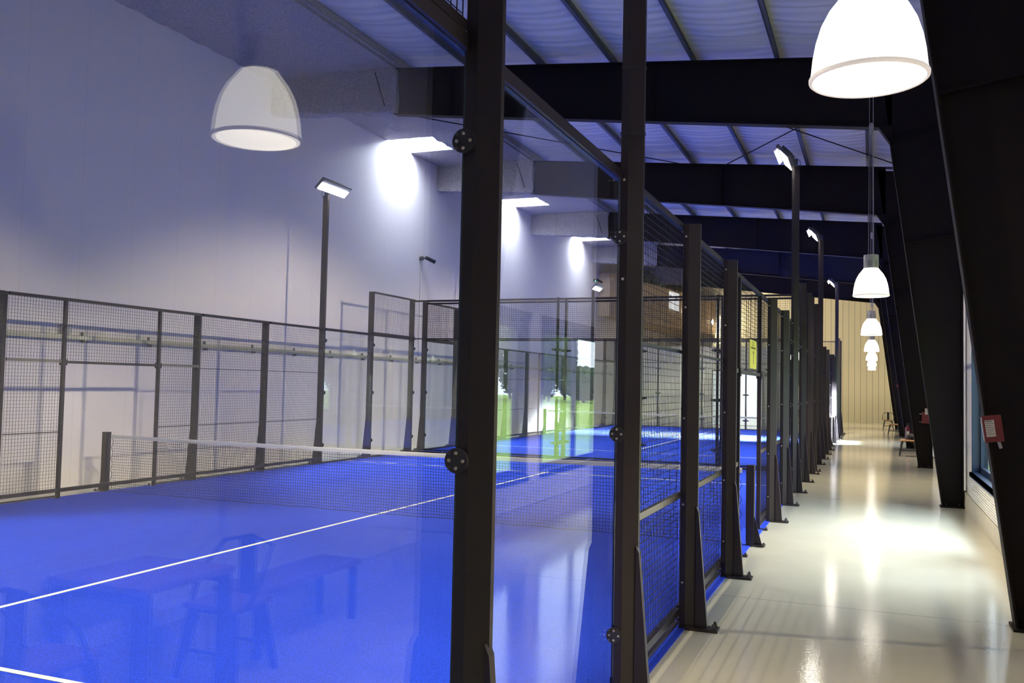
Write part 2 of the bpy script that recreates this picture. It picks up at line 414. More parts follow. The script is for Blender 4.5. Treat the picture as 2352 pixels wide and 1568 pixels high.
# ------------------------------------------------------------------ portal frames
SL = .13
for i, y in enumerate(FRAMES):
    t = thing('portal_frame', (1.2, y, 0), '%s black steel portal frame from the camera, leaning column carrying a roof beam' % ORD[i], 'steel frame', 'black portal frames along the hall')
    xi = lambda z: 1.06 - SL*z
    # column: web, inner flange, outer flange, base plate
    c = MB()
    c.prism([(xi(0), .02), (1.37, .02), (1.37, 7.42), (xi(7.4), 7.5)], 'y', y-.006, y+.006)
    c.prism([(xi(0)-.008, .02), (xi(0)+.010, .02), (xi(6.2)+.010, 6.2), (xi(6.2)-.008, 6.2)], 'y', y-.1, y+.1)
    c.box(1.355, 1.375, y-.1, y+.1, .02, 7.4)
    c.prism([(xi(6.1), 6.08), (1.37, 6.42), (1.37, 6.44), (xi(6.1), 6.10)], 'y', y-.1, y+.1)
    c.prism([(xi(4.35), 4.34), (1.37, 4.48), (1.37, 4.495), (xi(4.35), 4.355)], 'y', y-.09, y+.09)
    obj('column', c, M['frame'], t)
    p = MB(); p.box(xi(0)-.03, 1.41, y-.14, y+.14, 0, .02); o = obj('base_plate', p, M['frame'], t)
    for bx in (1.12, 1.31):
        for by in (-.06, .06): q = MB(); q.cyl((bx, y+by, .02), (bx, y+by, .06), .014, 6); obj('anchor_bolt', q, M['blackbolt'], o)
    zb = [(-9.35, 7.47), (-3.82, 6.82), (.11, 6.36)]
    rf = MB()
    rf.prism([(.30, zr(.3)-.02), (-9.35, zr(-9.35)-.02), (-9.35, 7.48), (-3.82, 6.83), (.11, 6.37), (.30, 6.37)], 'y', y-.006, y+.006)
    rf.prism([(1.37, zr(1.37)-.02), (-9.35, zr(-9.35)-.02), (-9.35, zr(-9.35)), (1.37, zr(1.37))], 'y', y-.1, y+.1)
    rf.prism([(.11, 6.35), (.11, 6.37), (-3.82, 6.83), (-9.35, 7.48), (-9.35, 7.46), (-3.82, 6.81)], 'y', y-.1, y+.1)
    rf.box(-3.84, -3.82, y-.09, y+.09, 6.84, zr(-3.8)-.02)
    obj('rafter', rf, M['frame'], t)
    k = MB(); k.prism([(.08, 6.36), (.30, 6.02), (.30, 6.37)], 'y', y-.1, y+.1); obj('haunch_plate', k, M['frame'], t)
    s = MB()
    n = 24; P = []
    ring = [(-.17, 8.46), (-.17, 8.2), (-.175, 7.95), (-.17, 7.72), (-.15, 7.62), (-.05, 7.60), (.05, 7.60), (.15, 7.62), (.17, 7.72), (.175, 7.95), (.17, 8.2), (.17, 8.46)]
    for a in range(n):
        x = WL + (-9.28-WL)*a/(n-1); dz = .09*(1 - a/(n-1))
        for ry, rz in ring:
            P.append((x + (random.uniform(-.05, .05) if 0 < a else 0), y + ry + random.uniform(-.018, .018), rz + (dz if rz < 8 else 0) - (.14 if rz < 8 else 0)*a/(n-1) + random.uniform(-.02, .02)))
    s.grid(P, len(ring), n); s.f.append(tuple(range((n-1)*len(ring), n*len(ring)))); s.m.append(0)
    s.box(-11.4, -11.34, y-.21, y+.2, 7.64, 8.46)
    obj('sprayed_coating', s, M['spray'], t)

# purlins along the hall
NM = ['nearest the left wall', 'second from the left wall', 'third from the left wall', 'fourth from the left wall', 'third from the right wall', 'second from the right wall', 'above the pendant lamps', 'against the right wall']
for x, n in zip(PX, NM):
    if x > 1: continue
    b = MB(); z = zr(x)
    b.box(x-.003, x+.003, YN, YF, z, z+.2); b.box(x-.003, x+.07, YN, YF, z, z+.008); b.box(x-.07, x+.003, YN, YF, z+.192, z+.2)
    b.box(x+.064, x+.07, YN, YF, z, z+.02)
    tag(obj('purlin', b, M['spray'] if x < -9 else M['purlin']), ('grey steel roof purlin running along the hall, %s' if x > -9 else 'white sprayed roof purlin running along the hall, %s') % n, 'purlin', 'roof purlins')
# sag rods hanging between purlins, bracing rods
def rod(p0, p1, r, lab, name='bracing_rod', m='frame'):
    b = MB(); b.cyl(p0, p1, r, 6); tag(obj(name, b, M[m]), lab, 'rod')
za = lambda x: zr(x) - .05
rod((-3.9, 16.6, za(-3.9)-.25), (1.1, 24.5, za(1.1)-.1), .014, 'thin roof bracing rod falling to the right between the first two roof beams in view')
rod((.6, 16.6, za(.6)-.12), (-3.9, 24.5, za(-3.9)-.1), .014, 'thin roof bracing rod rising to the left between the first two roof beams in view')
rod((-9.3, 16.7, 7.55), (-4.2, 24.5, za(-4.2)-.1), .014, 'thin bracing rod starting at the white sprayed end of the first beam in view')
for i, y in enumerate(FRAMES[1:4]):
    rod((-9.75, y-.2, 8.35), (-9.5, y-.2, 7.62), .012, 'short dark strut on the sprayed end of the %s roof beam in view' % ORD[i], 'strut')
rod((1.362, 16.6, 4.37), (1.362, 24.5, 4.37), .045, 'dark horizontal tie rod on the right wall behind the second column', 'tie_rod')
for z, w in ((4.49, 'upper'), (4.245, 'lower')):
    b = MB(); b.lathe([(.001,-.05),(.035,-.035),(.05,0),(.035,.035),(.001,.05)], (1.369, 17.1, z), 14)
    tag(obj('round_fitting', b, M['white'], smooth=True), '%s small white round fitting beside the tie rod on the right wall' % w, 'fitting')

# ------------------------------------------------------------------ fence posts
SEC = [(0,-.03),(.045,-.03),(.13,.0),(.13,.03),(0,.03)]
def post(h, clamps, bolts, lamp=False, small=False, clampz=(.42,1.58,2.74), oval=False):
    """black post at the origin: inner face at x=0, foot runs out to +x"""
    r = thing('light_pole' if lamp else 'fence_post', (0,0,0), None, 'light pole' if lamp else 'post')
    b = MB(); b.prism(SEC, 'z', .02, 6.0 if lamp else h); u = obj('upright', b, M['steel'], r)
    b = MB(); b.prism([(.122,.94),(.140,.90),(.215,.021),(.122,.021)], 'y', -.024, .024); obj('foot_gusset', b, M['steel'], r)
    b = MB(); b.box(.0, .30, -.07, .07, 0, .02); p = obj('base_plate', b, M['steel'], r)
    for y in (-.045, .045):
        b = MB(); b.cyl((.265, y, .02), (.265, y, .036), .02, 6); b.dome((.265, y, .035), (0,0,1), .014, .03)
        obj('anchor_bolt', b, M['blackbolt'], p)
    for z in clampz if clamps else ():
        b = MB()
        if oval:
            b.prism([(.15*math.cos(q*PI/8), z + .036*math.sin(q*PI/8)) for q in range(16)], 'x', -.007, .017)
        else:
            b.cyl((.004, .031, z), (.004, .046, z), .045, 24); obj('clamp', b, M['blackbolt'], r)
            b = MB(); b.cyl((.004, -.031, z), (.004, -.046, z), .045, 24)
        c = obj('clamp', b, M['blackbolt'], r)
        for k in range(4):
            a = k*PI/2; b = MB()
            if oval: b.dome((-.007, .09*math.cos(a), z+.02*math.sin(a)), (-1,0,0), .009, .007)
            else: b.dome((.004+.027*math.cos(a), -.046, z+.027*math.sin(a)), (0,-1,0), .0075, .007)
            obj('bolt', b, M['bolt'], c)
    for z in bolts:
        b = MB(); b.dome((.022, -.031, z), (0,-1,0), .009, .007); obj('bolt', b, M['bolt'], r)
    if lamp:
        for z in (5.75, 5.2, 4.45, 3.75, 3.35):
            b = MB(); b.prism([(q[0]*1.05-.003, q[1]*1.12) for q in SEC], 'z', z, z+.018); obj('cable_tie', b, M['blackm'], r)
        ax = Vector((0,1,0)); ay = Vector((.70,0,-.714)) ; az = Vector((-.714,0,-.70))  # az: light direction, into the court and down
        c = Vector((-.12, 0, 6.16))
        b = MB(); b.obox(c, ax, ay, az, .56, .15, .03)
        for k in range(17): b.obox(c - az*.06 + ax*(-.32+.04*k), ax, ay, az, .008, .12, .04)
        b.box(.02, .10, -.03, .03, 5.98, 6.12); b.obox((.0, 0, 6.1), ax, ay, az, .2, .012, .05)
        h = obj('lamp_head', b, M['dgrey'], r)
        b = MB()
        b.obox(c + az*.034 + ay*.04, ax, ay, az, .53, .085, .006)
        o = obj('lens', b, M['led'], h); o['label'] = 'glowing white led lens'
        b = MB(); b.obox(c + az*.06 - ay*.12, ax, ay, az, .5, .008, .05); o = obj('reflector', b, M['white'], h)
        b = MB(); b.poly([(.1, .02, 5.9), (.15, .05, 5.98), (.13, .06, 6.1), (.02, .05, 6.2)], .006, 6); obj('cable', b, M['blackm'], r)
    return r
BZ = (.35, .95, 1.62, 2.49, 3.05)
A_glass = post(4.1, True, (3.35,))                    # tall post between two glass panels
A_mesh = post(RH, False, BZ)
A_pole = post(RH, True, (2.49, 3.08), lamp=True)
A_left = post(LH, False, ())
A_lglass = post(LH, True, ())
A_corner = post(4.05, True, ())
A_back = post(4.05, True, (), oval=True)
protos = [A_glass, A_mesh, A_pole, A_left, A_lglass, A_corner, A_back]
GP = 'black fence posts around the courts'
def place(proto, x, y, rz, label):
    return dup(proto, (x, y, 0), rz, label, 'light poles beside the courts' if proto is A_pole else GP)

# near court, corridor side
place(A_glass, XR, .90, 0, 'black corner post at the near end of the first glass panel')
place(A_glass, XR, 2.99, 0, 'thick black post nearest the camera, with round clamps on its inner edge')
place(A_pole, XR, 5.18, 0, 'black light pole second from the camera, rising out of the top of the picture')
place(A_mesh, XR, 7.10, 0, 'black post just past the nearest light pole, with its foot bolted to the pale floor')
place(A_mesh, XR, 9.18, 0, 'black fence post just before the yellow sign on the corridor side')
place(A_mesh, XR, 13.27, 0, 'black fence post just beyond the yellow sign on the corridor side')
place(A_mesh, XR, 15.27, 0, 'second black fence post beyond the yellow sign on the corridor side')
place(A_pole, XR, 17.25, 0, 'black light pole by the corridor with the largest lit lamp head in view there')
place(A_corner, XR, 19.3, 0, 'tall black post right behind the corridor light pole of the near court')
place(A_corner, XR, 21.25, 0, 'tall black corner post at the far end of the near court by the corridor')
# far court, corridor side
FC = [22.05, 24.05, 26.0, 28.0, 30.0, 34.0, 36.0, 38.0, 40.0, 41.9]
for i, y in enumerate(FC):
    pr = A_pole if i in (2, 7) else (A_corner if i in (0, 1, 8, 9) else A_mesh)
    lab = '%s black fence post of the far court counted along the corridor' % ORD[i]
    if pr is A_pole: lab = ('middle' if i == 2 else 'farthest') + ' of the three lit light poles seen along the corridor'
    place(pr, XR, y - (.05 if i == 0 else 0), 0, lab)
# wall side
for i, (y, pr) in enumerate([(9.12, A_left), (13.1, A_left), (15.08, A_left), (17.1, A_pole), (19.2, A_corner), (21.3, A_corner)]):
    lab = '%s black fence post from the left edge, along the white wall' % ORD[i]
    if pr is A_pole: lab = 'light pole with a tilted lit lamp in front of the white left wall'
    if i == 4: lab = 'tall black post where the mesh step rises on the white wall side'
    if i == 5: lab = 'black corner post at the far left corner of the near court'
    place(pr, XL, y, PI, lab)
for i, y in enumerate(FC):
    pr = A_pole if i in (2, 7) else (A_corner if i in (0, 1, 8, 9) else A_left)
    lab = '%s far court post along the white wall' % ORD[i]
    if pr is A_pole: lab = ('nearer' if i == 2 else 'farther') + ' light pole of the far court along the white wall'
    place(pr, XL, y, PI, lab)
# back rows
BXS = [-9.35, -7.31, -5.33, -3.36]
BN = ['nearest the white wall', 'second from the white wall', 'third from the white wall', 'nearest the corridor']
for x, n in zip(BXS, BN):
    place(A_back, x, 21.3, PI/2, 'black post in the back glass of the near court, %s' % n)
    place(A_back, x, 22.0, -PI/2, 'black post in the front glass of the far court, %s' % n)
    place(A_back, x, 41.9, PI/2, 'black post in the rear glass of the far court, %s' % n)
for p in protos:
    for c in list(p.children):
        for g in list(c.children): bpy.data.objects.remove(g)
        bpy.data.objects.remove(c)
    bpy.data.objects.remove(p)

# ------------------------------------------------------------------ panels
def mesh_panel(ax, k, a, c, z0, z1, label, rails=(), pitch=.05, foot=True, threshold=False, group='wire mesh panels around the courts', sgn=1):
    """wire mesh between a and c along axis ax ('y' or 'x') in the plane coordinate k"""
    P = (lambda t, z, d=0: (k+d, t, z)) if ax == 'y' else (lambda t, z, d=0: (t, k+d, z))
    r = thing('mesh_panel', P((a+c)/2, z0), label, 'mesh panel', group)
    def bx(b, t0, t1, q0, q1, h=.018):
        if ax == 'y': b.box(k-h, k+h, t0, t1, q0, q1)
        else: b.box(t0, t1, k-h, k+h, q0, q1)
    def rail(name, q0, q1, h, m='steel'):
        f = MB(); bx(f, a, c, q0, q1, h); obj(name, f, M[m], r)
    rail('top_rail', z1-.045, z1, .02)
    if foot: rail('bottom_rail', .10, .155, .02); rail('lower_bar', .035, .055, .015); zlo = .13
    else:
        rail('bottom_rail', z0, z0+(.04 if ax == 'y' else .03), .02); zlo = z0+.02
        if threshold: rail('threshold_rail', .10, .155, .02)
    for z, h in rails: rail('middle_rail', z-h/2, z+h/2, .014, 'midrail' if h > .03 else 'steel')
    w = MB(); R = .0026
    n = int(round((c-a)/pitch))
    for i in range(n+1):
        t = a + (c-a)*i/n; w.wire(P(t, zlo), P(t, z1-.02), R)
    n = int(round((z1-zlo)/pitch))
    for i in range(1, n):
        z = zlo + (z1-zlo)*i/n; w.wire(P(a, z, .004*sgn), P(c, z, .004*sgn), R)
    obj('wire_mesh', w, M['wire'], r)
    return r

def glass_panel(ax, k, a, c, z0, z1, label, rail=True, group='glass panels around the courts'):
    h = .006
    loc = (k, (a+c)/2, z0) if ax == 'y' else ((a+c)/2, k, z0)
    r = thing('glass_panel', loc, label, 'glass panel', group)
    g = MB()
    if ax == 'y': g.box(k-h, k+h, a+.004, c-.004, z0, z1)
    else: g.box(a+.004, c-.004, k-h, k+h, z0, z1)
    big = {2, 3, 4, 5}
    g.m = [1, 1] + ([1, 0, 1, 0] if ax == 'y' else [0, 1, 0, 1])
    obj('pane', g, [M['glass'], M['glassedge']], r)
    if rail and ax == 'y':
        f = MB()
        if ax == 'y': f.box(k-.025, k+.025, a, c, z1+.004, z1+.06)
        else: f.box(a, c, k-.025, k+.025, z1+.004, z1+.06)
        obj('top_rail', f, M['steel'], r)
    f = MB()
    if ax == 'y': f.box(k-.02, k+.02, a, c, .012, z0)
    else: f.box(a, c, k-.02, k+.02, .012, z0)
    if z0 > .013: obj('bottom_rail', f, M['steel'], r)
    return r
GX = XR - .016; LX = XL + .016
RR = ((1.02, .045), (2.14, .022)); RL = ((1.0, .014), (2.02, .014))
NC, FCN = 'near court', 'far court'
# corridor side, near court
glass_panel('y', GX, .90, 2.997, .05, 3.08, 'large glass panel nearest the camera, showing the lamp and table reflections')
mesh_panel('y', GX, .93, 2.955, 3.15, 4.02, 'short mesh strip above the glass panel nearest the camera', foot=False, sgn=-1)
glass_panel('y', GX, 2.997, 5.187, .05, 3.08, 'second glass panel, between the thickest black post and the nearest light pole')
def seg(side, court, items, H, rails, k, sgn):
    n = 0
    for a, c, kind in items:
        sd = 'corridor side' if side == 'R' else 'white wall side'
        if kind == 'm':
            mesh_panel('y', k, a, c, .03, H, '%s full-height wire mesh panel from the camera, %s of the %s' % (ORD[n], sd, court), rails if c-a > 1.2 else ((rails[0][0], rails[0][1]), (2.06, .045)), sgn=sgn); n += 1
        elif kind == 'd':
            mesh_panel('y', k, a, c, 2.03, H, 'wire mesh over the doorway, %s of the %s' % (sd, court), (), foot=False, threshold=side == 'L', sgn=sgn)
        elif kind == 'g':
            glass_panel('y', k, a, c, .05, H-.06, 'clear glass panel, %s of the %s, just %s its mesh panels' % (sd, court, 'beyond' if a > 30 or court == NC else 'before'))
        elif kind == 'G':
            glass_panel('y', k, a, c, .05, H-.06, 'glass corner panel, %s of the %s, %s end' % (sd, court, 'farther' if (court == NC or a > 30) else 'nearer'))
            mesh_panel('y', k, a, c, H, 4.05, 'mesh strip on the corner glass, %s of the %s, %s end' % (sd, court, 'farther' if (court == NC or a > 30) else 'nearer'), foot=False, sgn=sgn)
seg('R', NC, [(5.215, 7.065, 'm'), (7.135, 9.145, 'm'), (9.215, 10.35, 'm'), (10.40, 12.4, 'd'), (12.45, 13.235, 'm'), (13.305, 15.235, 'm'), (15.305, 17.215, 'm'), (17.25, 19.3, 'g'), (19.3, 21.25, 'G')], RH, RR, GX, -1)
seg('L', NC, [(7.1, 9.085, 'm'), (9.155, 10.1, 'm'), (10.15, 12.05, 'd'), (12.10, 13.065, 'm'), (13.135, 15.045, 'm'), (15.115, 17.065, 'm'), (17.1, 19.2, 'g'), (19.2, 21.3, 'G')], LH, RL, LX, 1)
fcs = [(22.05, 24.05, 'G'), (24.05, 26.0, 'g'), (26.04, 27.96, 'm'), (28.04, 29.96, 'm'), (30.04, 31.0, 'm'), (31.05, 33.0, 'd'), (33.05, 33.96, 'm'), (34.04, 35.96, 'm'), (36.04, 37.96, 'm'), (38.0, 40.0, 'g'), (40.0, 41.9, 'G')]
seg('R', FCN, fcs, RH, RR, GX, -1)
seg('L', FCN, fcs, LH, RL, LX, 1)
# back rows
edges = [XL-.035] + BXS + [XR+.035]
PN = ['nearest the white wall', 'second from the white wall', 'in the middle', 'second from the corridor', 'nearest the corridor']
for i in range(5):
    a, c = edges[i]+.002, edges[i+1]-.002
    glass_panel('x', 21.285, a, c, .05, 2.985, 'back wall glass panel of the near court, %s' % PN[i])
    mesh_panel('x', 21.285, a, c, 2.99, 4.03, 'mesh strip over the back glass of the near court, %s' % PN[i], foot=False)
    glass_panel('x', 22.015, a, c, .05, 2.985, 'front wall glass panel of the far court, %s' % PN[i])
    mesh_panel('x', 22.015, a, c, 2.99, 4.03, 'mesh strip over the front glass of the far court, %s' % PN[i], foot=False)
    glass_panel('x', 41.885, a, c, .05, 2.985, 'rear wall glass panel of the far court, %s' % PN[i])
    mesh_panel('x', 41.885, a, c, 2.99, 4.03, 'mesh strip over the rear glass of the far court, %s' % PN[i], foot=False)
# slim doorway posts
def slim(x, y, h, s, label):
    r = thing('doorway_post', (x, y, 0), label, 'post', 'slim doorway posts')
    b = MB(); b.box(x-.025, x+.025, y-.025, y+.025, .015, h); obj('upright', b, M['steel'], r)
    b = MB(); b.box(min(x, x+s*.12)-.03, max(x, x+s*.12), y-.045, y+.045, 0, .015); obj('base_plate', b, M['steel'], r)
    b = MB(); b.dome((x+s*.1, y, .015), (0,0,1), .014, .03); obj('anchor_bolt', b, M['blackbolt'], r)
    b = MB(); b.box(x-.035, x+.035, y-.045, y+.045, 2.0, 2.09)
    for k in (-1, 1): b.dome((x+s*.036, y+k*.02, 2.045), (s,0,0), .008, .006)
    obj('bracket', b, M['steel'], r)
for y, w in ((10.375, 'nearer'), (12.425, 'farther')): slim(GX, y, RH, 1, '%s slim doorway post under the yellow sign by the corridor' % w)
for y, w in ((10.125, 'left-hand'), (12.075, 'right-hand')): slim(LX, y, LH, -1, '%s slim post of the doorway behind the left net post' % w)
for y, w in ((31.025, 'nearer'), (33.025, 'farther')):
    slim(GX, y, RH, 1, '%s slim doorway post of the far court by the corridor' % w)
    slim(LX, y, LH, -1, '%s slim doorway post of the far court by the white wall' % w)

# yellow sign
r = thing('sign', (XR+.03, 11.45, 2.13), 'small yellow sign board hung on the mesh over the corridor doorway', 'sign')
b = MB(); xs = XR + .012
pts = [(11.08+.04*(1-math.cos(a)) if i < 2 else 0, 0) for i, a in enumerate((0, 1))]
def rrect(y0, y1, z0, z1, r_):
    P = []
    for cy_, cz_, a0 in ((y1-r_, z1-r_, 0), (y0+r_, z1-r_, PI/2), (y0+r_, z0+r_, PI), (y1-r_, z0+r_, 1.5*PI)):
        for k in range(5): a = a0 + k*PI/8; P.append((cy_ + r_*math.cos(a), cz_ + r_*math.sin(a)))
    return P
b.prism(rrect(11.12, 11.78, 2.11, 2.46, .05), 'x', xs, xs+.008); obj('board', b, M['yellow'], r)
b = MB()
for k in range(16):
    a0, a1 = k*PI/8, (k+1)*PI/8
    if k % 4 == 3: continue
    b.prism([(11.42+.075*math.cos(a0), 2.415+.028*math.sin(a0)), (11.42+.075*math.cos(a1), 2.415+.028*math.sin(a1)), (11.42+.055*math.cos(a1), 2.415+.02*math.sin(a1)), (11.42+.055*math.cos(a0), 2.415+.02*math.sin(a0))], 'x', xs+.008, xs+.010)
for k in range(11): b.box(xs+.008, xs+.010, 11.24+k*.04, 11.24+k*.04+.026, 2.352, 2.374)
b.box(xs+.008, xs+.010, 11.43, 11.51, 2.29, 2.325); b.box(xs+.008, xs+.010, 11.455, 11.485, 2.17, 2.30)
obj('print', b, M['ink'], r)

# ------------------------------------------------------------------ courts, nets
def court(y0, y1, yn, which):
    r = thing('court_turf', ((XR+XL)/2, (y0+y1)/2, 0), 'bright blue turf of the %s court with white lines' % which, 'sports court')
    b = MB(); b.box(XL-.09, XR+.05, y0, y1, .001, .012); obj('turf', b, M['turf'], r)
    b = MB(); w = .025
    cx_ = -6.40
    for s in (-1, 1): b.box(XL+.05, XR-.05, yn+s*6.95-w, yn+s*6.95+w, .012, .0145)
    b.box(cx_-w, cx_+w, yn-7.13, yn-6.975, .012, .0145); b.box(cx_-w, cx_+w, yn-6.925, yn+6.925, .012, .0145); b.box(cx_-w, cx_+w, yn+6.975, yn+7.13, .012, .0145)
    obj('line_markings', b, M['line'], r)
court(.9, 21.32, 11.1, 'near'); court(21.95, 42.0, 32.0, 'far')

def net(yn, which, x0, x1):
    r = thing('padel_net', ((x0+x1)/2, yn, 0), 'black net with a white top band across the %s court' % which, 'net')
    L = x1 - x0
    top = lambda x: .90 - .02*math.sin(PI*(x-x0)/L)
    sag = lambda x, z: .012*math.sin(x*3.1 + z*4) + .02*math.exp(-z*6)*math.sin(x*2.2)
    w = MB(); p = .042; n = int(L/p); R = .0026
    for i in range(n+1):
        x = x0 + .14 + (L-.28)*i/n; pts = []
        for k in range(13):
            z = .022 + (top(x)-.055)*k/12
            pts.append((x + .012*math.sin(z*7+.4*i) * (.3 if which == 'near' else 0) + .01*math.sin(x*1.7+z*3), yn + sag(x, z), z))
        w.poly(pts, R, 3)
    for k in range(21):
        pts = []
        for i in range(0, 121):
            x = x0 + .14 + (L-.28)*i/120; z = .022 + (top(x)-.055)*k/20
            pts.append((x, yn + sag(x, z) + .002, z + .004*math.sin(x*9+k)))
        w.poly(pts, R if 0 < k < 20 else .004, 3)
    for s in (0, 1):   # slack edge cord
        pts = []
        for k in range(41):
            z = .02 + .86*k/40; off = .10 + .035*abs(math.sin(k*PI/8))
            pts.append((x0+off if s == 0 else x1-off, yn + .003, z))
        w.poly(pts, .0035, 4)
    obj('net_mesh', w, M['net'], r)
    t = MB(); P = []
    for i in range(61):
        x = x0 + .10 + (L-.20)*i/60; z = top(x) + .012
        for dy, dz in ((-.004, -.055), (-.008, -.01), (0, .004), (.008, -.01), (.004, -.055)): P.append((x, yn + dy + sag(x, .8)*.5, z + dz + .0015*math.sin(i*2.3)))
    t.grid(P, 5, 61); obj('top_band', t, M['tape'], r)
    for s, x in ((-1, x0), (1, x1)):
        b = MB(); b.box(x-.045, x+.045, yn-.05, yn+.05, .027, .955); b.box(x-s*.045-.006, x-s*.045+.006, yn-.03, yn+.03, .05, .92)
        o = obj('net_post', b, M['steel'], r)
        b = MB(); b.prism([(x+s*.045, .34), (x+s*.05, .34), (x+s*.135, .016), (x+s*.045, .016)], 'y', yn-.006, yn+.006); obj('gusset', b, M['steel'], o)
        b = MB(); b.box(min(x-.05, x+s*.17), max(x+.05, x+s*.17), yn-.06, yn+.06, .0125, .027); 
        for k in (-1, 1): b.dome((x+s*.15, yn+k*.04, .015), (0,0,1), .016, .03)
        obj('base_plate', b, M['steel'], o)
net(11.1, 'near', -11.42, -1.345); net(32.0, 'far', -11.42, -1.345)

# ------------------------------------------------------------------ pendant lamps
pen = thing('pendant_lamp', (0,0,0), 'x', 'pendant lamp', 'pendant lamps over the corridor')
prof = [(.205,0),(.21,.012),(.205,.03),(.199,.09),(.188,.15),(.170,.21),(.142,.265),(.115,.30),(.092,.33),(.09,.335)]
inner = [(r_-.006, z) for r_, z in prof]
b = MB(); b.lathe(prof[1:] , (0,0,0), 48); b.lathe(inner[::-1], (0,0,0), 48); obj('shade', b, M['shade'], pen, smooth=True)
b = MB(); b.lathe([(.199,0),(.205,-.004),(.212,.002),(.213,.012),(.206,.014)], (0,0,0), 48); obj('rim', b, M['shaderim'], pen, smooth=True)
b = MB(); b.lathe([(.001,.335),(.086,.335),(.086,.50),(.080,.505),(.001,.505)], (0,0,0), 28)
h = obj('housing', b, M['grey'], pen, smooth=False)
b = MB()
for k in range(7):
    z = .352 + k*.012
    for s in range(6): 
        a0 = s*PI/3
        for q in range(5):
            a = a0 + .1 + q*.13
            b.obox((.0865*math.cos(a), .0865*math.sin(a), z), Vector((-math.sin(a), math.cos(a), 0)), Vector((math.cos(a), math.sin(a), 0)), Vector((0,0,1)), .006, .001, .002)
obj('vent_slots', b, M['dgrey'], h)
b = MB(); b.lathe([(.001,.24),(.05,.22),(.07,.16),(.05,.10),(.001,.08)], (0,0,0), 20); obj('bulb', b, M['bulb'], pen, smooth=True)
b = MB(); b.cyl((-.03,0,.5), (-.01,0,4.62), .003, 5); b.cyl((.03,0,.5), (.01,0,4.62), .004, 5); b.cyl((0,0,2.0), (0,0,2.1), .012, 8, .03); b.cyl((0,0,2.1), (0,0,2.14), .03, 8, .01)
obj('suspension_cable', b, M['grey'], pen)
PY = [3.57, 11.8, 20.0, 28.2, 36.4, 44.6, 52.8]
PLAB = ['largest white dome pendant lamp, cut by the top of the picture', 'second white dome pendant lamp, with its grey slotted cap fully in view', 'third white dome pendant lamp along the corridor, just under the second', 'fourth white dome pendant lamp along the corridor', 'fifth white dome pendant lamp along the corridor', 'sixth white dome pendant lamp along the corridor', 'smallest and lowest white dome pendant lamp at the corridor end']
WARM = (1, .82, .56)
for i, y in enumerate(PY):
    o = pen if i == 0 else dup(pen, (0,0,0))
    o.location = (-.015 - .0005*y, y, 3.02); o['label'] = PLAB[i]
    l = light('SPOT', 'pendant light', (o.location.x, y, 3.03), 290, WARM, spot_size=2.05, spot_blend=.6, shadow_soft_size=.15)

# ------------------------------------------------------------------ flood and day light
FLOOD = (1, .88, .60)
for x, s in ((XR-.17, -1), (XL+.17, 1)):
    for y in (5.18, 17.1, 26.0, 38.0):
        l = light('SPOT', 'flood light', (x, y, 6.05), 2500, FLOOD, spot_size=1.64, spot_blend=.4, shadow_soft_size=.12)
        aim(l, (s*.66, 0, -.75) if y < 37 else (s*.5, .45, -.74))
for a, c in SK:
    l = light('AREA', 'rooflight daylight', ((SX0+SX1)/2, (a+c)/2, 8.90), 260, (.80,.90,1), shape='RECTANGLE', size=1.3, size_y=1.3)
for w in (W0, W1, W2):
    l = light('AREA', 'window daylight', (WR+.30, (w[0]+w[1])/2, (w[2]+w[3])/2), 1, (.8,.9,1), shape='RECTANGLE', size=w[1]-w[0], size_y=w[3]-w[2])
    aim(l, (-1, 0, 0)); l.data.cycles.is_portal = True
l = light('AREA', 'low daylight', (WR+.28, 34.9, 1.9), 6500, (.86,.95,1), shape='RECTANGLE', size=2.4, size_y=1.2, spread=.5)
aim(l, (-1, 0.02, -.33))

l = light('AREA', 'window skylight', (2.3, 12.4, 3.6), 480, (.78,.89,1), shape='RECTANGLE', size=4.0, size_y=1.0, spread=1.6)
aim(l, (-1, 0, -.85))

# ------------------------------------------------------------------ things on the walls and columns
t = thing('cable_tray', (WL+.06, 30, 2.5), 'long perforated cable tray along the white left wall behind the fence', 'cable tray')
b = MB(); b.box(WL+.03, WL+.033, YN, YF, 2.44, 2.52); b.box(WL+.033, WL+.11, YN, YF, 2.44, 2.443); b.box(WL+.107, WL+.11, YN, YF, 2.44, 2.515)
for k in range(240):
    y = 8.2 + k*.085; b.box(WL+.11, WL+.1115, y, y+.04, 2.46, 2.495)
obj('tray', b, M['galv'], t)
b = MB()
for k in range(34):
    y = 8.4 + k*1.5; b.box(WL+.003, WL+.1, y, y+.04, 2.40, 2.44); b.box(WL+.003, WL+.03, y, y+.04, 2.44, 2.58)
obj('bracket', b, M['dgrey'], t)
b = MB(); b.box(WL+.003, WL+.08, 10.95, 11.15, 2.53, 2.68)
tag(obj('junction_box', b, M['grey']), 'small grey junction box on the cable tray behind the net end', 'junction box')
def camera_thing(y, z, led, label):
    t = thing('security_camera', (WL+.05, y, z), label, 'camera')
    b = MB(); b.cyl((WL+.003, y, z), (WL+.09, y, z), .065, 16); obj('base', b, M['blackm'], t)
    b = MB(); b.tube([(WL+.09, y, z), (WL+.16, y+.1, z+.02)], .02); obj('arm', b, M['blackm'], t)
    d = Vector((.55, .75, -.32)).normalized(); p = Vector((WL+.16, y+.1, z+.02))
    b = MB(); b.cyl(p - d*.04, p + d*.26, .055, 12); b.cyl(p + d*.26, p + d*.29, .062, 12, .06); obj('body', b, M['blackm'], t)
    if led:
        b = MB(); b.dome((WL+.09, y+.0, z-.03), (1,-.3,0), .035, .02); obj('status_light', b, M['green_led'], t)
    else:
        b = MB(); b.cyl((WL+.015, y, z-.06), (WL+.015, y, 2.58), .012, 6); o = obj('conduit', b, M['grey'], t)
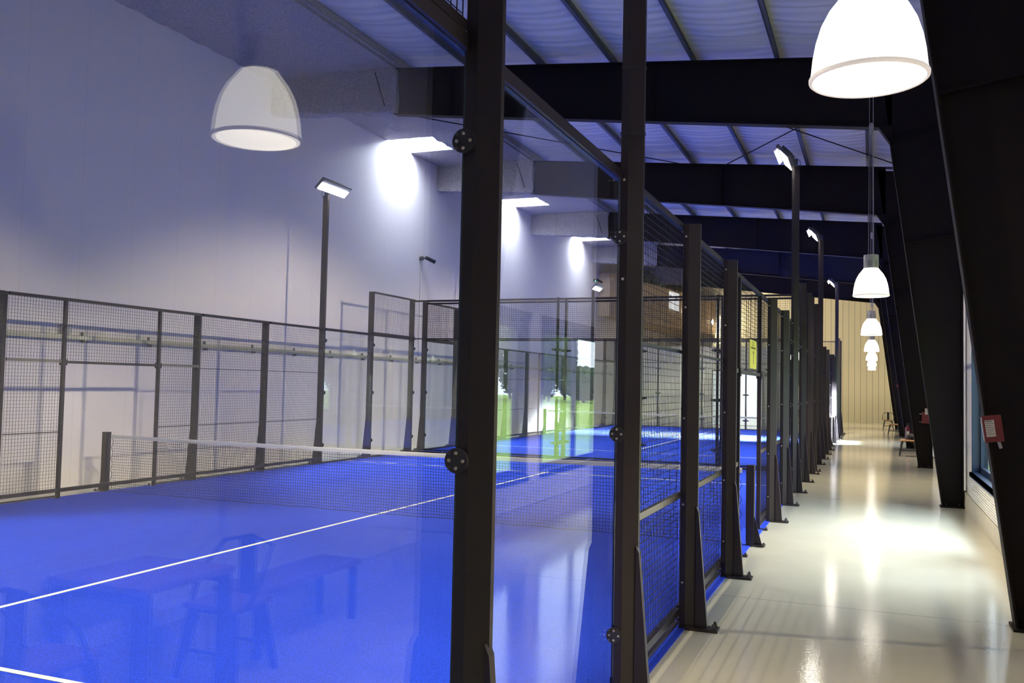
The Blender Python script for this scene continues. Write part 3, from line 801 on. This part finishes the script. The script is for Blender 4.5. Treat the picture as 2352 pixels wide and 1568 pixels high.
camera_thing(23.55, 5.5, False, 'black security camera on the white wall with a conduit below it')
camera_thing(41.3, 6.9, True, 'security camera with a green light high on the wall above the far light pole')

t = thing('alarm_box', (.88, 8.12, 1.58), 'red box with a white label on the nearest black column', 'alarm box')
c = Vector((.885, 8.10, 1.585)); az = Vector((-.13, 0, 1)).normalized(); ax = Vector((az.z, 0, -az.x)); ay = Vector((0,1,0))
b = MB(); b.obox(c, ax, ay, az, .068, .045, .105); obj('case', b, M['red'], t)
b = MB(); b.obox(c - ax*.07 - ay*.01, ax, ay, az, .003, .03, .095); b.obox(c - ax*.072 - ay*.01 + az*.05, ax, ay, az, .006, .02, .012); obj('hinge', b, M['grey'], t)
b = MB(); b.obox(c - ay*.046 - ax*.020 + az*.005, ax, ay, az, .033, .001, .066); l = obj('label', b, M['paper'], t)
b = MB()
for k, w in enumerate((.024, .028, .02, .026, .028, .022, .028)): b.obox(c - ay*.0475 - ax*(.020+.028-w) + az*(.062-k*.017), ax, ay, az, w, .0004, .0022 if k else .004)
obj('print', b, M['dgrey'], l)
b = MB(); b.tube([c + ax*.03 - az*.10, c + ax*.04 - az*.16], .012); obj('conduit', b, M['grey'], t)

t = thing('alarm_box', (1.2, 24.5, 1.3), 'dark red box with a small white label on the third column from the camera', 'alarm box')
b = MB(); b.box(1.13, 1.36, 24.56, 24.66, 1.10, 1.38); obj('case', b, M['red'], t)
b = MB(); b.box(1.20, 1.285, 24.55, 24.56, 1.32, 1.47); obj('label', b, M['paper'], t)
b = MB(); b.box(1.08, 1.13, 24.60, 24.63, 1.32, 1.34); b.box(1.08, 1.13, 24.60, 24.63, 1.12, 1.14); obj('bracket', b, M['grey'], t)
b = MB(); b.box(.745, .80, 32.70, 32.76, 2.02, 2.11)
tag(obj('call_point', b, M['red']), 'tiny red call point high on the fourth column edge', 'call point')
t = thing('fire_extinguisher', (1.08, 32.62, .3), 'red fire extinguisher hanging on the column behind the nearer bench', 'fire extinguisher')
b = MB(); b.lathe([(.001,.0),(.075,.0),(.08,.02),(.08,.36),(.06,.42),(.025,.45),(.025,.47),(.001,.47)], (1.08, 32.62, .30), 20); obj('cylinder', b, M['red'], t, smooth=True)
b = MB(); b.box(1.04, 1.12, 32.60, 32.64, .77, .80); b.cyl((1.03, 32.62, .82), (1.15, 32.62, .84), .012, 6); obj('valve', b, M['blackm'], t)
b = MB(); b.poly([(1.12, 32.6, .79), (1.20, 32.57, .72), (1.19, 32.56, .44)], .012, 6); obj('hose', b, M['blackm'], t)
b = MB(); b.box(1.035, 1.125, 32.535, 32.542, .44, .58); obj('label', b, M['paper'], t)

# benches and chairs
def leg(b, p0, p1, w0=.028, w1=.016):
    p0, p1 = Vector(p0), Vector(p1); d = (p1-p0).normalized(); u = Vector((0,1,0)); v = d.cross(u).normalized(); u = v.cross(d)
    vs = []
    for p, w in ((p0, w0), (p1, w1)):
        for a, c in ((-1,-1),(1,-1),(1,1),(-1,1)): vs.append(p + u*(w*a) + v*(w*c))
    b.add(vs, [(0,3,2,1),(4,5,6,7),(0,1,5,4),(1,2,6,5),(2,3,7,6),(3,0,4,7)])
def stool(x, y, L, W, h, label, name='bench', cat='bench', seatm='wood', back=None, group=None):
    t = thing(name, (x, y, 0), label, cat, group)
    b = MB(); b.box(x-W/2, x+W/2, y-L/2, y+L/2, h-.03, h); obj('seat', b, M[seatm], t)
    for sx in (-1, 1):
        for sy in (-1, 1):
            b = MB(); leg(b, (x+sx*(W/2-.05), y+sy*(L/2-.05), h-.03), (x+sx*(W/2+.03), y+sy*(L/2+.01), 0)); obj('leg', b, M['blackm'], t)
    b = MB(); b.box(x-W/2+.03, x+W/2-.03, y-L/2+.03, y+L/2-.03, h-.055, h-.03)
    for sy in (-1, 1): b.box(x-W/2+.0, x+W/2-.0, y+sy*(L/2-.02)-.006, y+sy*(L/2-.02)+.006, .16, .178)
    obj('seat_frame', b, M['blackm'], t)
    if back:
        s = back; b = MB()
        yb = y + s*(L/2-.01)
        b.poly([(x-W/2-.03, y-s*.08, h-.02), (x-W/2-.05, y+s*.02, h+.16), (x-W/2+.0, yb, h+.33), (x, yb+s*.04, h+.37), (x+W/2, yb, h+.33), (x+W/2+.05, y+s*.02, h+.16), (x+W/2+.03, y-s*.08, h-.02)], .013, 8)
        obj('back_hoop', b, M['blackm'], t)
        b = MB(); b.box(x-.055, x+.055, yb+s*.0-.01, yb+s*.0+.02, h-.02, h+.36); obj('back_splat', b, M['blackm'], t)
    return t
stool(.97, 28.8, .42, .42, .48, 'nearer wooden-topped bench with black splayed legs beside the third column', group='wooden seats along the right wall')
stool(.86, 42.8, .42, .40, .47, 'middle wooden stool with black legs far down the right side', 'stool', 'stool', group='wooden seats along the right wall')
stool(.72, 48.6, .42, .42, .47, 'farthest chair at the right side near the cream wall', 'chair', 'chair', back=1)
t = thing('bag', (1.02, 28.85, .48), 'dark bag with a strap lying on the nearer bench', 'bag')
b = MB(); P = []
n1, n2 = 12, 16
for j in range(n1):
    ph = PI*j/(n1-1)
    for i in range(n2+1):
        a = 2*PI*i/n2; k = .9 + .12*math.sin(3*a+j)
        P.append((1.05 + .15*math.sin(ph)*math.cos(a)*k, 28.85 + .16*math.sin(ph)*math.sin(a)*k, .57 - .09*math.cos(ph)*k))
b.grid(P, n2+1, n1); obj('body', b, M['bag'], t, smooth=True)
b = MB(); b.poly([(1.0, 28.72, .62), (.93, 28.66, .58), (.90, 28.62, .485), (.99, 28.61, .49), (1.06, 28.6, .40)], .012, 6); obj('strap', b, M['bag'], t)
b = MB(); b.box(.78, .86, 28.64, 28.76, .48, .50)
tag(obj('folded_paper', b, M['paper']), 'small white folded paper on the corner of the nearer bench', 'paper')

# table set by the right wall, seen as a reflection in the first glass panel
t = thing('table', (1.06, 4.05, 0), 'square table reflected in the glass panel nearest the camera', 'table')
b = MB(); b.box(.70, 1.38, 3.70, 4.42, .715, .75); obj('tabletop', b, M['dwood'], t)
for x in (.74, 1.34):
    for y in (3.74, 4.38):
        b = MB(); b.box(x-.03, x+.03, y-.03, y+.03, 0, .715); obj('leg', b, M['blackm'], t)
b = MB(); b.box(.74, 1.34, 3.72, 3.75, .66, .715); b.box(.74, 1.34, 4.37, 4.40, .66, .715); obj('apron', b, M['blackm'], t)
stool(.98, 4.72, .38, .38, .46, 'right-hand chair of the reflected table set', 'chair', 'chair', 'dwood', back=1, group='chairs at the reflected table')
stool(1.02, 3.38, .38, .38, .46, 'left-hand chair of the reflected table set', 'chair', 'chair', 'dwood', back=-1, group='chairs at the reflected table')
t = thing('bench', (1.11, 5.6, 0), 'long low bench reflected to the right of the table', 'bench')
b = MB(); b.box(.94, 1.32, 4.98, 6.25, .42, .46); obj('seat', b, M['dwood'], t)
for x in (.98, 1.28):
    for y in (5.03, 6.20):
        b = MB(); b.box(x-.022, x+.022, y-.022, y+.022, 0, .42); obj('leg', b, M['blackm'], t)

# ------------------------------------------------------------------ outdoors
b = MB(); b.box(WR+.25, 90, -20, 150, -.3, -.12); struct('lawn', b, M['lawn'])
def tree(x, y, h, r_, label):
    t = thing('tree', (x, y, -.12), label, 'tree', 'trees outside the window')
    b = MB(); b.cyl((x, y, -.12), (x+.1, y, h*.55), .18, 10, .10)
    for k in range(6):
        a = k*1.05; b.cyl((x+.05, y, h*(.35+.04*k)), (x+r_*.6*math.cos(a), y+r_*.6*math.sin(a), h*(.6+.05*k)), .06, 6, .02)
    obj('trunk', b, M['bark'], t)
    rnd = random.Random(int(x*10+y)); f = MB()
    for k in range(3600):
        while 1:
            p = Vector((rnd.uniform(-1,1), rnd.uniform(-1,1), rnd.uniform(-1,1)))
            if p.length < 1: break
        q = Vector((x + p.x*r_, y + p.y*r_, h*.52 + p.z*h*.49))
        u = Vector((rnd.uniform(-1,1), rnd.uniform(-1,1), rnd.uniform(-1,1))).normalized(); v = u.orthogonal().normalized(); s = (.14 + .12*rnd.random())*1.4
        f.add([q-u*s, q-v*s*.5, q+u*s, q+v*s*.5], [(0,1,2,3)])
    obj('foliage', f, M['leaf'], t)
TR = [(20.2, 101, 13, 1.85), (24.1, 103, 12, 1.85), (28.2, 100, 4.0, 2.4), (32.1, 99, 12, 1.85), (35.9, 103, 14, 1.85), (39.8, 98, 12, 1.85), (43.6, 102, 13, 1.85), (47.4, 98, 12, 1.85), (42.2, 112, 12, 1.9), (38.0, 114, 11, 1.9), (34.8, 113, 12, 1.6), (28.6, 114, 10, 1.5)]
TN = ['tall tree in the row outdoors', 'second tall tree in the row outdoors', 'low round bush outdoors under the sky gap', 'tree beside the sky gap outdoors', 'tallest tree of the row outdoors', 'sixth tree of the row outdoors', 'seventh tree of the row outdoors', 'last tree of the row outdoors, nearest the hall', 'rear tree outdoors filling the gap beside the window edge', 'rear tree outdoors behind the tallest tree', 'rear tree outdoors just left of the sky gap', 'rear tree outdoors just right of the sky gap']
for a, n in zip(TR, TN): tree(*a, n + ', mirrored in the glass')
w = bpy.data.worlds.new('World'); sc.world = w; w.use_nodes = True
bg = w.node_tree.nodes['Background']; bg.inputs[0].default_value = (.80,.90,1,1); bg.inputs[1].default_value = 7.0

# ------------------------------------------------------------------ camera
cam = bpy.data.cameras.new('Camera'); co = bpy.data.objects.new('Camera', cam); COL.objects.link(co); sc.camera = co
rx = Vector((0.92851311, 0.37070774, 0.02095668)); up = Vector((-0.00198423, -0.05148654, 0.99867172)); fw = Vector((-0.37129432, 0.92732136, 0.04707036))
m = Matrix((rx, up, -fw)).transposed().to_4x4(); m.translation = (0, 0, 1.85856); co.matrix_world = m
cam.sensor_width = 36; cam.lens = 36*2071.96/2352; cam.clip_start = .05; cam.clip_end = 300

vs = sc.view_settings; vs.view_transform = 'Standard'; vs.look = 'None'; vs.gamma = 1; vs.use_curve_mapping = False; vs.exposure = 0.0
cy = sc.cycles
cy.use_denoising = True; cy.max_bounces = 8; cy.diffuse_bounces = 3; cy.glossy_bounces = 4; cy.transparent_max_bounces = 32; cy.sample_clamp_indirect = 6; cy.caustics_reflective = False; cy.caustics_refractive = False
for o in bpy.data.objects:
    if '_o' in o: del o['_o']
